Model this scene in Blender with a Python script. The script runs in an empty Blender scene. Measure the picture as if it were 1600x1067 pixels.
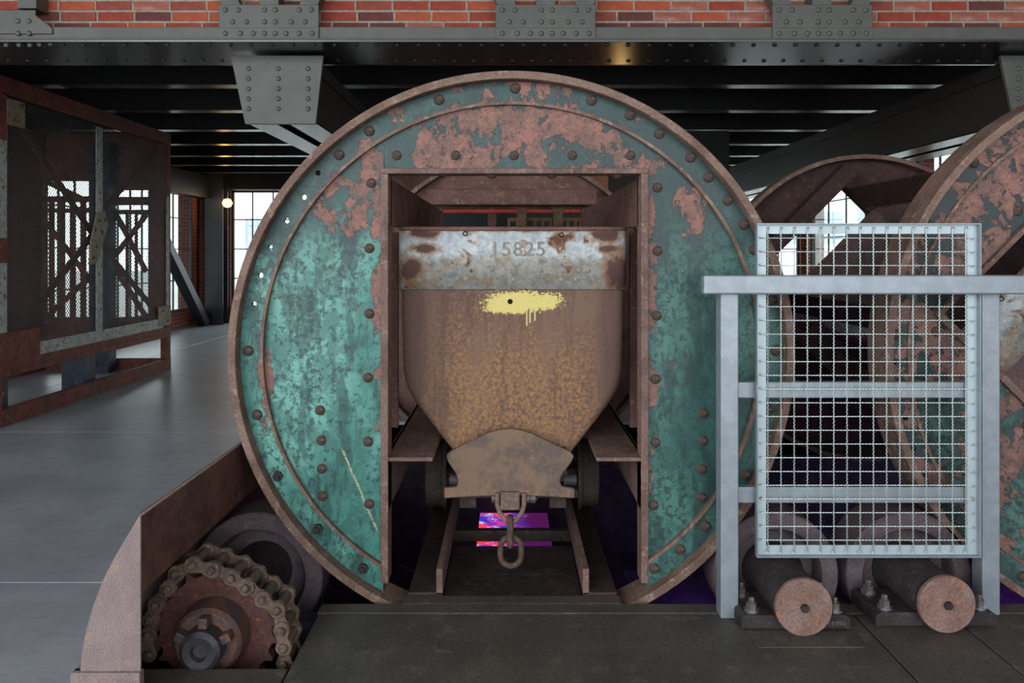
import bpy, bmesh, math, random
from mathutils import Vector, Matrix
random.seed(7)
PI = math.pi
S = bpy.context.scene
C = S.collection

# ------------------------------------------------------------------ camera, sky, light, exposure
F, CX, CY, EYE = 1243.0, 795.0, 395.0, 1.55      # focal length in px, level view axis, eye height (m)
cam_d = bpy.data.cameras.new('camera')
cam = bpy.data.objects.new('camera', cam_d); C.objects.link(cam)
cam.location = (0, 0, EYE); cam.rotation_euler = (PI/2, 0, 0)
cam_d.sensor_width = 36.0; cam_d.lens = F/1600*36.0
cam_d.shift_x = (800-CX)/1600; cam_d.shift_y = -(533.5-CY)/1600
cam_d.clip_start = 0.05; cam_d.clip_end = 300
S.camera = cam

W = bpy.data.worlds.new('sky'); S.world = W; W.use_nodes = True
bgn = W.node_tree.nodes['Background']
bgn.inputs[0].default_value = (0.90, 0.955, 1.0, 1); bgn.inputs[1].default_value = 4.0

def area(name, loc, rot, sx, sy, e, col):
    l = bpy.data.lights.new(name, 'AREA'); l.shape = 'RECTANGLE'; l.size = sx; l.size_y = sy; l.energy = e; l.color = col
    o = bpy.data.objects.new(name, l); C.objects.link(o); o.location = loc; o.rotation_euler = rot
    return o
def point(name, loc, e, col, r=0.1):
    l = bpy.data.lights.new(name, 'POINT'); l.energy = e; l.color = col; l.shadow_soft_size = r
    o = bpy.data.objects.new(name, l); C.objects.link(o); o.location = loc
    return o
# added soft fill, up and left behind the visitor; no windows are built there
area('front_fill_light', (-5.5, -4.0, 4.6), (math.radians(62), 0, math.radians(-40)), 4.5, 3.0, 200, (0.92, 0.96, 1.0))
point('violet_pit_lamp', (3.95, 6.2, -0.65), 9.0, (0.42, 0.08, 1.0), 0.05)
point('violet_pit_light', (1.45, 6.3, -0.85), 2.0, (0.35, 0.08, 1.0), 0.05)

S.view_settings.view_transform = 'Standard'; S.view_settings.look = 'None'
S.view_settings.gamma = 1.0; S.view_settings.exposure = -0.12
try: S.view_settings.use_curve_mapping = False
except Exception: pass

point('warm_hall_lamp', (1.3, 9.2, 2.3), 3.0, (1.0, .6, .2), .08)
# ------------------------------------------------------------------ helpers
def PX(px, Y): return (px-CX)*Y/F
def PZ(py, Y): return EYE-(py-CY)*Y/F

class MB:
    """collects shapes into ONE mesh"""
    def __init__(s): s.v = []; s.f = []
    def add(s, vs, fs):
        n = len(s.v); s.v += [tuple(v) for v in vs]; s.f += [tuple(i+n for i in f) for f in fs]; return s
    def clampx(s, zmax, xl, xr):
        out = []
        for x, y, z in s.v:
            if z < zmax and xl < x < xr: x = xl if x-xl < xr-x else xr
            out.append((x, y, z))
        s.v = out; return s
    def box(s, x0, x1, y0, y1, z0, z1):
        return s.add([(x0,y0,z0),(x1,y0,z0),(x1,y1,z0),(x0,y1,z0),(x0,y0,z1),(x1,y0,z1),(x1,y1,z1),(x0,y1,z1)],
                     [(3,2,1,0),(4,5,6,7),(0,1,5,4),(1,2,6,5),(2,3,7,6),(3,0,4,7)])
    def bar(s, a, b, w, h, up=(0,0,1)):
        a, b = Vector(a), Vector(b); d = (b-a).normalized(); up = Vector(up)
        if abs(d.dot(up)) > .99: up = Vector((0,1,0))
        sx = d.cross(up).normalized()*w/2; sz = sx.cross(d).normalized()*h/2
        vs = [p+i*sx+j*sz for p in (a,b) for i,j in ((-1,-1),(1,-1),(1,1),(-1,1))]
        return s.add(vs, [(3,2,1,0),(4,5,6,7),(0,1,5,4),(1,2,6,5),(2,3,7,6),(3,0,4,7)])
    def prism(s, poly, y0, y1):                      # polygon in XZ (counter-clockwise seen from -Y), pushed along Y
        n = len(poly)
        vs = [(x,y0,z) for x,z in poly]+[(x,y1,z) for x,z in poly]
        fs = [tuple(range(n)), tuple(range(2*n-1, n-1, -1))]+[((i+1)%n, i, i+n, (i+1)%n+n) for i in range(n)]
        return s.add(vs, fs)
    def prismx(s, poly, x0, x1):                     # polygon in YZ pushed along X
        n = len(poly)
        vs = [(x0,y,z) for y,z in poly]+[(x1,y,z) for y,z in poly]
        fs = [tuple(range(n-1,-1,-1)), tuple(range(n, 2*n))]+[(i, (i+1)%n, (i+1)%n+n, i+n) for i in range(n)]
        return s.add(vs, fs)
    def lathe(s, prof, c, axis='y', seg=32, a0=0.0, a1=2*PI):
        """prof: (radius, along) pairs"""
        full = abs(a1-a0-2*PI) < 1e-6; m = seg if full else seg+1
        vs = []
        for i in range(m):
            a = a0+(a1-a0)*i/seg; ca, sa = math.cos(a), math.sin(a)
            for r, h in prof:
                p = {'y': (r*ca, h, r*sa), 'z': (r*ca, r*sa, h), 'x': (h, r*ca, r*sa)}[axis]
                vs.append((c[0]+p[0], c[1]+p[1], c[2]+p[2]))
        k = len(prof); fs = []
        for i in range(seg):
            j = (i+1) % m
            for q in range(k-1): fs.append((i*k+q, i*k+q+1, j*k+q+1, j*k+q))
        return s.add(vs, fs)
    def ring(s, r0, r1, y0, y1, a0, a1, seg, c=(0,0)):       # closed annulus sector about the Y axis
        n = seg+1; vs = []
        for i in range(n):
            a = a0+(a1-a0)*i/seg; ca, sa = math.cos(a), math.sin(a)
            for r, y in ((r0,y0),(r1,y0),(r1,y1),(r0,y1)): vs.append((c[0]+r*ca, y, c[1]+r*sa))
        fs = []
        for i in range(seg):
            for q in range(4): fs.append((4*i+q, 4*i+(q+1)%4, 4*i+4+(q+1)%4, 4*i+4+q))
        if abs(a1-a0-2*PI) > 1e-6: fs += [(0,3,2,1), (4*seg, 4*seg+1, 4*seg+2, 4*seg+3)]
        return s.add(vs, fs)
    def tube(s, pts, r, seg=8, closed=False, radii=None):
        pts = [Vector(p) for p in pts]; n = len(pts); vs = []; prev = None
        for i, p in enumerate(pts):
            if closed: d = pts[(i+1)%n]-pts[i-1]
            else: d = pts[min(i+1,n-1)]-pts[max(i-1,0)]
            d.normalize()
            if prev is None:
                u = Vector((0,0,1)) if abs(d.z) < .9 else Vector((1,0,0))
                a = d.cross(u).normalized()
            else: a = (prev-d*prev.dot(d)).normalized()
            prev = a; b = d.cross(a); rr = radii[i] if radii else r
            for k in range(seg):
                t = 2*PI*k/seg; vs.append(p+a*rr*math.cos(t)+b*rr*math.sin(t))
        fs = []
        for i in range(n if closed else n-1):
            j = (i+1) % n
            for k in range(seg): fs.append((i*seg+k, i*seg+(k+1)%seg, j*seg+(k+1)%seg, j*seg+k))
        if not closed: fs += [tuple(range(seg-1,-1,-1)), tuple(range((n-1)*seg, n*seg))]
        return s.add(vs, fs)
    def mesh(s, name, m=None, smooth=None, off=(0,0,0)):
        me = bpy.data.meshes.new(name)
        me.from_pydata([(v[0]-off[0], v[1]-off[1], v[2]-off[2]) for v in s.v], [], s.f)
        bm = bmesh.new(); bm.from_mesh(me); bmesh.ops.recalc_face_normals(bm, faces=bm.faces); bm.to_mesh(me); bm.free()
        if m: me.materials.append(m)
        if smooth:
            me.polygons.foreach_set('use_smooth', [True]*len(me.polygons)); me.update()
            try: me.set_sharp_from_angle(angle=math.radians(smooth))
            except Exception: pass
        return me
    def build(s, name, m, parent=None, smooth=None, bevel=0, seg=2, off=None):
        if off is None: off = tuple(parent['_o']) if parent is not None and '_o' in parent else (0,0,0)
        o = bpy.data.objects.new(name, s.mesh(name, m, smooth, off)); C.objects.link(o)
        if parent is not None:
            o.parent = parent; o['_o'] = list(off)
        if bevel:
            b = o.modifiers.new('edge', 'BEVEL'); b.width = bevel; b.segments = seg; b.limit_method = 'ANGLE'; b.angle_limit = math.radians(35)
            b.harden_normals = False
        return o

def thing(name, label, cat, loc=(0,0,0), group=None):
    """Empty at the thing's base; its parts are meshed in world coordinates and stored relative to it"""
    o = bpy.data.objects.new(name, None); C.objects.link(o); o.location = loc; o.empty_display_size = .1
    o['label'] = label; o['category'] = cat; o['_o'] = list(loc)
    if group: o['group'] = group
    return o
def tag(o, label, cat, group=None):
    o['label'] = label; o['category'] = cat
    if group: o['group'] = group
    return o
def struct(o): o['kind'] = 'structure'; return o
def inst(name, me, parent, loc, rot=(0,0,0), scale=(1,1,1)):
    """one more object of a shared mesh; loc in world coordinates"""
    o = bpy.data.objects.new(name, me); C.objects.link(o)
    off = (0,0,0)
    if parent is not None:
        o.parent = parent; off = parent['_o'] if '_o' in parent else (0,0,0)
    o.location = (loc[0]-off[0], loc[1]-off[1], loc[2]-off[2]); o.rotation_euler = rot; o.scale = scale
    return o
def copy_tree(o, parent=None, remap=None):
    c = o.copy(); C.objects.link(c); c.parent = parent
    if remap and c.type == 'MESH':
        for sl in c.material_slots:
            if sl.material and sl.material.name in remap:
                mm = remap[sl.material.name]; sl.link = 'OBJECT'; sl.material = mm
    for ch in list(o.children): copy_tree(ch, c, remap)
    return c

# ------------------------------------------------------------------ node-based materials
def srgb(r, g, b):
    f = lambda c: (c/255/12.92) if c/255 <= .04045 else ((c/255+.055)/1.055)**2.4
    return (f(r), f(g), f(b), 1)
class NT:
    def __init__(s, name):
        s.m = bpy.data.materials.new(name); s.m.use_nodes = True; s.t = s.m.node_tree; s.n = s.t.nodes
        s.p = s.n['Principled BSDF']; s.tc = s.n.new('ShaderNodeTexCoord'); s.co = s.tc.outputs['Object']
    def L(s, a, b): s.t.links.new(a, b)
    def put(s, sock, v):
        if hasattr(v, 'links') or isinstance(v, bpy.types.NodeSocket): s.L(v, sock)
        else: sock.default_value = v
    def math(s, op, a, b=0.0, c=None, clamp=False):
        n = s.n.new('ShaderNodeMath'); n.operation = op; n.use_clamp = clamp
        s.put(n.inputs[0], a); s.put(n.inputs[1], b)
        if c is not None: s.put(n.inputs[2], c)
        return n.outputs[0]
    def mapping(s, scale=(1,1,1), loc=(0,0,0), rot=(0,0,0), src=None):
        n = s.n.new('ShaderNodeMapping'); n.inputs['Scale'].default_value = scale; n.inputs['Location'].default_value = loc
        n.inputs['Rotation'].default_value = rot; s.L(src or s.co, n.inputs[0]); return n.outputs[0]
    def noise(s, scale, detail=4, rough=.6, vec=None, dist=0.0, color=False):
        n = s.n.new('ShaderNodeTexNoise'); n.inputs['Scale'].default_value = scale; n.inputs['Detail'].default_value = detail
        n.inputs['Roughness'].default_value = rough; n.inputs['Distortion'].default_value = dist
        s.L(vec or s.co, n.inputs['Vector']); return n.outputs['Color' if color else 'Fac']
    def vor(s, scale, vec=None):
        n = s.n.new('ShaderNodeTexVoronoi'); n.inputs['Scale'].default_value = scale
        s.L(vec or s.co, n.inputs['Vector']); return n.outputs['Distance']
    def step(s, v, lo, hi):                         # smooth 0..1
        n = s.n.new('ShaderNodeMapRange'); n.clamp = True; n.interpolation_type = 'SMOOTHSTEP'
        s.put(n.inputs[0], v); n.inputs[1].default_value = lo; n.inputs[2].default_value = hi; return n.outputs[0]
    def mix(s, f, a, b, mode='MIX'):
        n = s.n.new('ShaderNodeMix'); n.data_type = 'RGBA'; n.blend_type = mode
        s.put(n.inputs[0], f); s.put(n.inputs[6], a); s.put(n.inputs[7], b); return n.outputs[2]
    def xyz(s):
        n = s.n.new('ShaderNodeSeparateXYZ'); s.L(s.co, n.inputs[0]); return n.outputs
    def blob(s, X, Z, cx, cz, rx, rz, wob, edge=.25):
        """soft-edged patch with a ragged outline, 1 inside"""
        a = s.math('DIVIDE', s.math('SUBTRACT', X, cx), rx); b = s.math('DIVIDE', s.math('SUBTRACT', Z, cz), rz)
        d = s.math('SQRT', s.math('ADD', s.math('MULTIPLY', a, a), s.math('MULTIPLY', b, b)))
        d = s.math('ADD', d, wob)
        return s.step(d, 1+edge, 1-edge)
    def bump(s, h, strength=.3, dist=.01):
        n = s.n.new('ShaderNodeBump'); n.inputs['Strength'].default_value = strength; n.inputs['Distance'].default_value = dist
        s.put(n.inputs['Height'], h); s.L(n.outputs[0], s.p.inputs['Normal'])
    def out(s, col, rough=.6, metal=0.0, spec=.5):
        s.put(s.p.inputs['Base Color'], col); s.put(s.p.inputs['Roughness'], rough); s.put(s.p.inputs['Metallic'], metal)
        s.p.inputs['Specular IOR Level'].default_value = spec
        return s.m

def rusty(name, a, b, c, sc=9.0, rough=.75, spec=.3, fine=90, strength=.35):
    """three-tone rusted or painted steel"""
    t = NT(name); n1 = t.noise(sc, 5, .65); n2 = t.noise(fine, 3, .7); n3 = t.noise(sc*3.1, 4, .6)
    col = t.mix(t.step(n1, .38, .62), srgb(*a), srgb(*b))
    col = t.mix(t.step(n3, .56, .66), col, srgb(*c))
    col = t.mix(.45, col, t.mix(t.step(n2, .3, .7), (.25,.25,.25,1), (.8,.8,.8,1)), 'OVERLAY')
    t.bump(t.math('ADD', n2, t.math('MULTIPLY', n3, .6)), strength, .003)
    return t.out(col, rough, 0, spec)
M = {}
M['rim'] = rusty('rim_rust', (128,104,92), (106,84,74), (146,122,110), 7)
M['plate'] = rusty('brown_plate', (120,88,80), (100,72,64), (132,102,92), 5)
M['darkrust'] = rusty('dark_rust', (62,50,46), (45,38,36), (80,60,52), 6)
M['pink'] = rusty('mauve_rust', (122,98,90), (102,80,72), (136,112,102), 8)
M['cartwheel'] = rusty('cart_wheel_rust', (96,86,78), (80,72,66), (106,92,80), 8)
M['rivet'] = rusty('rivet_rust', (92,72,64), (74,62,56), (110,84,72), 14)
M['wheel'] = rusty('wheel_rust', (100,88,92), (86,74,78), (108,90,84), 6, .5)
M['sprocket'] = rusty('sprocket_rust', (92,58,54), (76,50,46), (112,66,48), 10)
M['chain'] = rusty('chain_steel', (104,86,72), (76,62,54), (130,112,96), 22, .5, .5)
M['shaftend'] = rusty('shaft_end_steel', (54,52,58), (44,43,48), (84,66,58), 12, .45, .6)
M['hub'] = rusty('hub_steel', (70,62,66), (104,70,52), (58,56,66), 12, .5, .5)
M['cap'] = rusty('cap_rust', (136,110,102), (120,94,84), (148,106,78), 9, .8)
M['bearing'] = rusty('bearing_dark', (58,52,52), (46,42,42), (72,62,58), 9, .6)
M['floorsteel'] = rusty('floor_steel', (88,82,76), (76,72,66), (98,91,84), 3, .55, .45, 60, .2)
M['guardout'] = rusty('guard_plate', (138,122,120), (128,112,110), (148,124,112), 6, .7, .3, 160, .1)
M['guardin'] = rusty('guard_inside', (112,80,70), (80,56,50), (104,76,66), 4, .7)
M['cagerust'] = rusty('cage_rust', (116,62,48), (90,52,44), (132,78,60), 6, .7)
M['cagewhite'] = rusty('cage_flaking_white', (150,152,146), (170,172,166), (96,66,52), 9, .7)
M['cagecream'] = rusty('cage_cream', (140,136,118), (126,118,98), (96,60,48), 12, .7)
M['mesh'] = rusty('cage_mesh', (48,49,50), (60,60,60), (62,46,40), 4, .6, .5)
M['bluepost'] = rusty('blue_grey_post', (56,64,78), (44,50,60), (64,72,84), 4, .5)
M['wire_rust'] = rusty('rack_rust', (158,130,100), (134,104,80), (170,144,116), 14)
M['redrail'] = rusty('red_rail', (200,82,68), (180,70,60), (205,100,84), 8, .5)
M['rubble'] = rusty('dust', (90,88,84), (70,68,66), (110,108,104), 30)

def plain(name, rgb, rough=.5, metal=0.0, spec=.5, vary=.12, sc=6):
    t = NT(name); n = t.noise(sc, 4, .6)
    a = srgb(*rgb); lo = tuple(v*(1-vary) for v in a[:3])+(1,); hi = tuple(min(1, v*(1+vary)) for v in a[:3])+(1,)
    return t.out(t.mix(t.step(n, .3, .7), lo, hi), rough, metal, spec)
M['grey'] = plain('grey_girder_paint', (80,81,75), .5, 0, .5)
M['black'] = plain('black_gloss_paint', (38,38,40), .24, 0, .8)
M['blackweb'] = plain('black_beam_web', (20,20,21), .5, 0, .3)
M['brownbeam'] = plain('brown_black_beam', (50,44,42), .6, 0, .3)
M['mortar'] = plain('mortar', (150,142,130), .9, 0, .2, .2, 40)
M['darkpit'] = plain('pit_concrete', (62,58,66), .9, 0, .2, .3, 8)
M['column'] = plain('column_paint', (40,44,52), .4)
M['winframe'] = plain('window_frame_paint', (52,60,60), .5)
M['outside'] = plain('outside_ground', (150,150,146), .9)
M['houseplaster'] = plain('white_plaster', (246,246,244), .9)
M['houseglass'] = plain('far_window_glass', (150,165,185), .2)
M['seam'] = plain('seam_black', (14,14,14), .9)
M['bolt'] = plain('grey_bolt', (110,104,98), .45, .5)
M['shiny'] = plain('bright_washer', (215,215,225), .25, .9)

def mk_glass():
    m = bpy.data.materials.new('window_glass'); m.use_nodes = True; t = m.node_tree; n = t.nodes; n.remove(n['Principled BSDF'])
    tr = n.new('ShaderNodeBsdfTransparent'); tr.inputs[0].default_value = (.93,.97,.96,1)
    g = n.new('ShaderNodeBsdfGlossy'); g.inputs['Roughness'].default_value = .05
    x = n.new('ShaderNodeMixShader'); x.inputs[0].default_value = .08
    t.links.new(tr.outputs[0], x.inputs[1]); t.links.new(g.outputs[0], x.inputs[2]); t.links.new(x.outputs[0], n['Material Output'].inputs[0]); return m
M['glass'] = mk_glass()
def mk_emit(name, col, e):
    m = bpy.data.materials.new(name); m.use_nodes = True; p = m.node_tree.nodes['Principled BSDF']
    p.inputs['Emission Color'].default_value = col; p.inputs['Emission Strength'].default_value = e; p.inputs['Base Color'].default_value = (0,0,0,1); return m
M['lampglow'] = mk_emit('lamp_glow', (1.0,.55,.15,1), 6)

def mk_alu():
    t = NT('brushed_galvanised_steel'); n = t.noise(3, 3, .6, t.mapping((6,6,6))); n2 = t.noise(5, 4, .6)
    col = t.mix(t.step(n, .3, .7), srgb(140,149,156), srgb(154,163,170)); col = t.mix(t.math('MULTIPLY', t.step(n2,.4,.7), .4), col, srgb(130,139,147))
    t.bump(n, .08, .002); return t.out(col, .42, .35, .5)
M['alu'] = mk_alu()
M['panelframe'] = plain('galvanised_frame', (176,190,194), .45, .3, .5, .06)
M['wire'] = plain('galvanised_wire', (176,188,186), .35, .5, .5, .1, 60)

def mk_concrete():
    t = NT('smooth_concrete'); n1 = t.noise(1.1, 6, .6); n2 = t.noise(5, 6, .65, t.mapping((1,2.2,1))); n3 = t.noise(70, 3, .6)
    col = t.mix(t.step(n1, .35, .65), srgb(142,147,154), srgb(164,169,176)); col = t.mix(t.math('MULTIPLY', t.step(n2, .45, .7), .5), col, srgb(132,134,138))
    col = t.mix(.25, col, t.mix(n3, (.3,.3,.3,1), (.7,.7,.7,1)), 'OVERLAY')
    t.bump(n2, .1, .004); return t.out(col, t.math('ADD', t.math('MULTIPLY', n1, .2), .26), 0, .5)
M['concrete'] = mk_concrete()

def mk_brick(i, rgb):
    t = NT('brick_%s' % ['red','orange','dark','pale','rose'][i]); n = t.noise(14, 5, .65); n2 = t.noise(60, 4, .7); w = t.noise(5, 4, .6)
    a = srgb(*rgb); col = t.mix(t.step(n, .35, .65), tuple(v*.75 for v in a[:3])+(1,), a)
    col = t.mix(t.step(w, .60 if i != 3 else .45, .74), col, srgb(176,150,138))
    t.bump(n2, .5, .004); return t.out(col, .85, 0, .25)
BR = [mk_brick(i, c) for i, c in enumerate([(150,68,54),(168,84,60),(104,60,56),(158,92,78),(142,74,62)])]

def mk_drum(name, patches, light, mid, dark, rustA, rustB, amount):
    """flaking paint on steel: paint tones in vertical streaks, ragged patches of pinkish rust, dark specks.
    patches: (x, z, rx, rz, weight) about the drum centre in metres, where the photo shows bare metal"""
    t = NT(name); X, Y, Z = t.xyz()
    big = t.noise(2.6, 4, .55, t.mapping((1,1,.4)), .3); st = t.noise(10, 5, .65, t.mapping((1,1,.25))); fine = t.noise(30, 8, .75); sp = t.noise(85, 4, .7); med = t.noise(9, 9, .74, None, .3)
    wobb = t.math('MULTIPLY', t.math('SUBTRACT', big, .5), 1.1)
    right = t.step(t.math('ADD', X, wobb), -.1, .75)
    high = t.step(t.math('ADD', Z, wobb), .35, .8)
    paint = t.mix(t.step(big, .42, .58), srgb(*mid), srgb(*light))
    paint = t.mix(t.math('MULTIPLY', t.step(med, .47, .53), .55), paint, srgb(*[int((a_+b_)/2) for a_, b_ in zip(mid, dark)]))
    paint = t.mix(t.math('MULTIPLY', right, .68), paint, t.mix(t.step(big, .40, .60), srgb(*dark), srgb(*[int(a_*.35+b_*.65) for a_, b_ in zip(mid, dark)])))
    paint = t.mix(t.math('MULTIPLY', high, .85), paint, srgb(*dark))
    paint = t.mix(t.math('MULTIPLY', t.step(st, .50, .58), .6), paint, srgb(*dark))
    flk = t.step(t.math('ADD', fine, t.math('MULTIPLY', t.math('SUBTRACT', big, .5), .3)), .545, .56)
    paint = t.mix(t.math('MULTIPLY', flk, .75), paint, srgb(*[int(v*1.05) for v in dark]))
    paint = t.mix(t.math('MULTIPLY', t.step(sp, .60, .68), .22), paint, srgb(*light))
    wob = t.math('MULTIPLY', t.math('SUBTRACT', med, .5), 1.2)
    bias = None
    for (cx, cz, rx, rz, w) in patches:
        b = t.math('MULTIPLY', t.blob(X, Z, cx, cz, rx, rz, wob, .35), w)
        bias = b if bias is None else t.math('MAXIMUM', bias, b)
    n1 = t.noise(6.5, 10, .70, t.mapping((1,1,.8), (2.3,0,5.1)), .25)
    msk = t.step(t.math('ADD', n1, bias), .665-amount, .672-amount)
    edge = t.math('SUBTRACT', t.step(t.math('ADD', n1, bias), .648-amount, .662-amount), msk)
    rn = t.noise(8, 8, .72, t.mapping((1,1,1), (7,1,3))); rust = t.mix(t.step(rn, .44, .58), srgb(*rustA), srgb(*rustB))
    rust = t.mix(t.math('MULTIPLY', t.step(fine, .48, .60), .6), rust, srgb(84,66,62))
    rust = t.mix(t.math('MULTIPLY', t.step(sp, .54, .64), .4), rust, srgb(176,136,126))
    rust = t.mix(t.math('MULTIPLY', t.step(rn, .60, .68), .8), rust, srgb(168,96,74))
    col = t.mix(msk, paint, rust)
    col = t.mix(t.math('MULTIPLY', edge, .6), col, srgb(36,44,44))
    if name == 'flaking_teal_paint':                 # pale scratch low on the left plate
        d = t.math('ABSOLUTE', t.math('SUBTRACT', t.math('ADD', t.math('MULTIPLY', t.math('ADD', X, .774), .92), t.math('MULTIPLY', t.math('ADD', Z, .44), .39)), t.math('MULTIPLY', t.math('SUBTRACT', med, .5), .03)))
        sc_ = t.math('MULTIPLY', t.step(d, .006, .003), t.math('MULTIPLY', t.step(Z, -.43, -.46), t.step(Z, -.83, -.80)))
        col = t.mix(t.math('MULTIPLY', t.math('MULTIPLY', sc_, t.step(sp, .42, .5)), t.step(X, -.58, -.6)), col, srgb(170,172,140))
    t.bump(t.math('ADD', t.math('MULTIPLY', msk, -.8), t.math('MULTIPLY', fine, .4)), .6, .004)
    return t.out(col, t.math('ADD', t.math('MULTIPLY', msk, .3), .42), 0, .45)
LP = [(0,.93,.62,.26,.185),(.0,1.19,.55,.05,.16),(-.77,.66,.13,.17,.16),(.83,.66,.09,.15,.17),(-.60,.35,.045,.6,.19),(-.60,-.5,.03,.35,.12),(.635,.1,.04,.8,.20),
      (-.62,.88,.10,.14,.15),(.62,.88,.12,.16,.15),(-1.12,-.15,.035,.22,.17),(-.55,1.05,.16,.07,.14),(.55,1.02,.2,.07,.13),(.72,.2,.06,.25,.10)]
M['teal'] = mk_drum('flaking_teal_paint', LP, (110,170,156), (66,128,116), (26,50,50), (120,92,84), (150,106,94), .0)
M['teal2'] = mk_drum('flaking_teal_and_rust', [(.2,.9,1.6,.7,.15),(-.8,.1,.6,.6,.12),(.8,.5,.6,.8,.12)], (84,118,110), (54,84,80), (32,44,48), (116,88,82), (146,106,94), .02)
M['purplerust'] = rusty('purple_grey_rust', (104,84,82), (88,70,68), (126,92,80), 7)

def mk_cart():
    t = NT('ochre_rusted_tub'); X, Y, Z = t.xyz()
    n1 = t.noise(4, 5, .6, t.mapping((1,1,.5))); n2 = t.noise(48, 8, .80); n3 = t.noise(80, 4, .75); st = t.noise(16, 4, .6, t.mapping((1,1,.12)))
    n4 = t.noise(60, 6, .8)
    col = t.mix(t.step(n1, .40, .62), srgb(104,82,76), srgb(124,98,84))
    gate = t.step(t.math('ADD', Z, t.math('MULTIPLY', t.math('SUBTRACT', n1, .5), 1.6)), 1.5, .95)
    mid = t.step(t.math('ABSOLUTE', t.math('ADD', X, t.math('MULTIPLY', t.math('SUBTRACT', n1, .5), .6))), .50, .20)
    oc = t.math('MULTIPLY', t.step(t.math('ADD', n2, t.math('MULTIPLY', gate, .07)), .52, .60), t.math('ADD', t.math('MULTIPLY', t.math('MULTIPLY', mid, gate), .65), .15))
    col = t.mix(oc, col, t.mix(t.step(n4, .44, .58), srgb(148,104,66), srgb(186,144,94)))
    col = t.mix(t.math('MULTIPLY', t.step(st, .50, .62), .4), col, srgb(92,70,66))
    col = t.mix(t.math('MULTIPLY', t.step(n4, .54, .62), .45), col, srgb(84,62,56))
    col = t.mix(t.math('MULTIPLY', t.step(n3, .56, .68), .28), col, srgb(180,150,116))
    ed = t.step(t.math('ABSOLUTE', t.math('ADD', X, t.math('MULTIPLY', t.math('SUBTRACT', n2, .5), .2))), .38, .5)
    col = t.mix(t.math('MULTIPLY', ed, .65), col, srgb(96,74,70))
    # hand-brushed patch of yellow paint with three runs
    w = t.math('MULTIPLY', t.math('SUBTRACT', t.noise(12, 6, .7), .5), 1.5); q = t.math('MULTIPLY', t.math('SUBTRACT', n3, .5), 2.2)
    y1 = t.blob(X, Z, .055, 1.312, .19, .048, t.math('ADD', w, q), .04); y2 = t.blob(X, Z, -.02, 1.283, .12, .032, t.math('ADD', w, q), .04)
    ym = t.math('MAXIMUM', y1, y2)
    for cx, z0 in ((.068,1.19),(.084,1.205),(.108,1.215)):
        a = t.step(t.math('ABSOLUTE', t.math('SUBTRACT', X, cx)), .0045, .002)
        ym = t.math('MAXIMUM', ym, t.math('MULTIPLY', a, t.math('MULTIPLY', t.step(Z, z0, z0+.006), t.step(Z, 1.29, 1.28))))
    front = t.step(Y, .1, .05)
    col = t.mix(t.math('MULTIPLY', ym, front), col, srgb(222,204,128))
    t.bump(t.math('ADD', n2, n3), .3, .003); return t.out(col, .8, 0, .3)
M['cart'] = mk_cart()
def mk_band():
    t = NT('whitewashed_band'); X, Y, Z = t.xyz(); n1 = t.noise(6, 6, .65, t.mapping((1,1,1.3)), .4); n2 = t.noise(30, 6, .7); n3 = t.noise(3, 3, .5)
    col = t.mix(t.step(n2, .35, .65), srgb(168,178,182), srgb(206,212,212))
    low = t.step(t.math('ADD', Z, t.math('MULTIPLY', t.math('SUBTRACT', n1, .5), .15)), 1.56, 1.50)
    col = t.mix(t.math('MULTIPLY', low, .85), col, t.mix(t.step(n2, .4, .6), srgb(132,132,126), srgb(156,150,138)))
    n5 = t.noise(20, 8, .75); col = t.mix(t.math('MULTIPLY', t.step(n5, .50, .58), t.math('ADD', .25, t.math('MULTIPLY', low, .35))), col, srgb(110,100,92))
    col = t.mix(t.math('MULTIPLY', t.step(t.noise(9, 8, .7, t.mapping((1,1,2), (4,0,2))), .53, .6), t.math('ADD', .12, t.math('MULTIPLY', low, .5))), col, srgb(158,128,92))
    r1 = t.step(n1, .56, .64); col = t.mix(t.math('MULTIPLY', r1, .85), col, srgb(146,112,78))
    r2 = t.step(t.math('ADD', n1, t.math('MULTIPLY', low, .03)), .61, .66); col = t.mix(r2, col, srgb(104,72,58))
    wob = t.math('MULTIPLY', t.math('SUBTRACT', t.noise(16, 6, .65), .5), 2.0)
    for cx, cz, rx, rz in ((-.44,1.645,.07,.02),(-.43,1.57,.05,.018),(.46,1.64,.07,.03),(.47,1.57,.05,.018),(-.5,1.47,.05,.05),(.52,1.45,.06,.08),(0,1.668,.5,.010)):
        b1 = t.blob(X, Z, cx, cz, rx*1.35, rz*1.6, wob, .3); col = t.mix(t.math('MULTIPLY', b1, .8), col, srgb(152,112,80))
        b2 = t.blob(X, Z, cx, cz, rx, rz, wob, .2); col = t.mix(b2, col, srgb(96,72,66))
    t.bump(t.math('ADD', n2, n1), .35, .004); return t.out(col, .7, 0, .35)
M['band'] = mk_band()
def mk_bumper():
    t = NT('bumper_rust'); X, Y, Z = t.xyz(); n1 = t.noise(7, 5, .65); n2 = t.noise(40, 5, .7)
    col = t.mix(t.step(n1, .4, .6), srgb(98,86,82), srgb(126,104,88)); col = t.mix(t.math('MULTIPLY', t.step(n2, .5, .65), .5), col, srgb(150,112,76))
    e = t.step(t.math('ADD', Z, t.math('MULTIPLY', n1, .05)), .46, .43); col = t.mix(t.math('MULTIPLY', e, t.math('MULTIPLY', t.step(n2, .45, .6), .6)), col, srgb(150,112,88))
    t.bump(n2, .35, .003); return t.out(col, .75, 0, .3)
M['bumper'] = mk_bumper()
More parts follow.
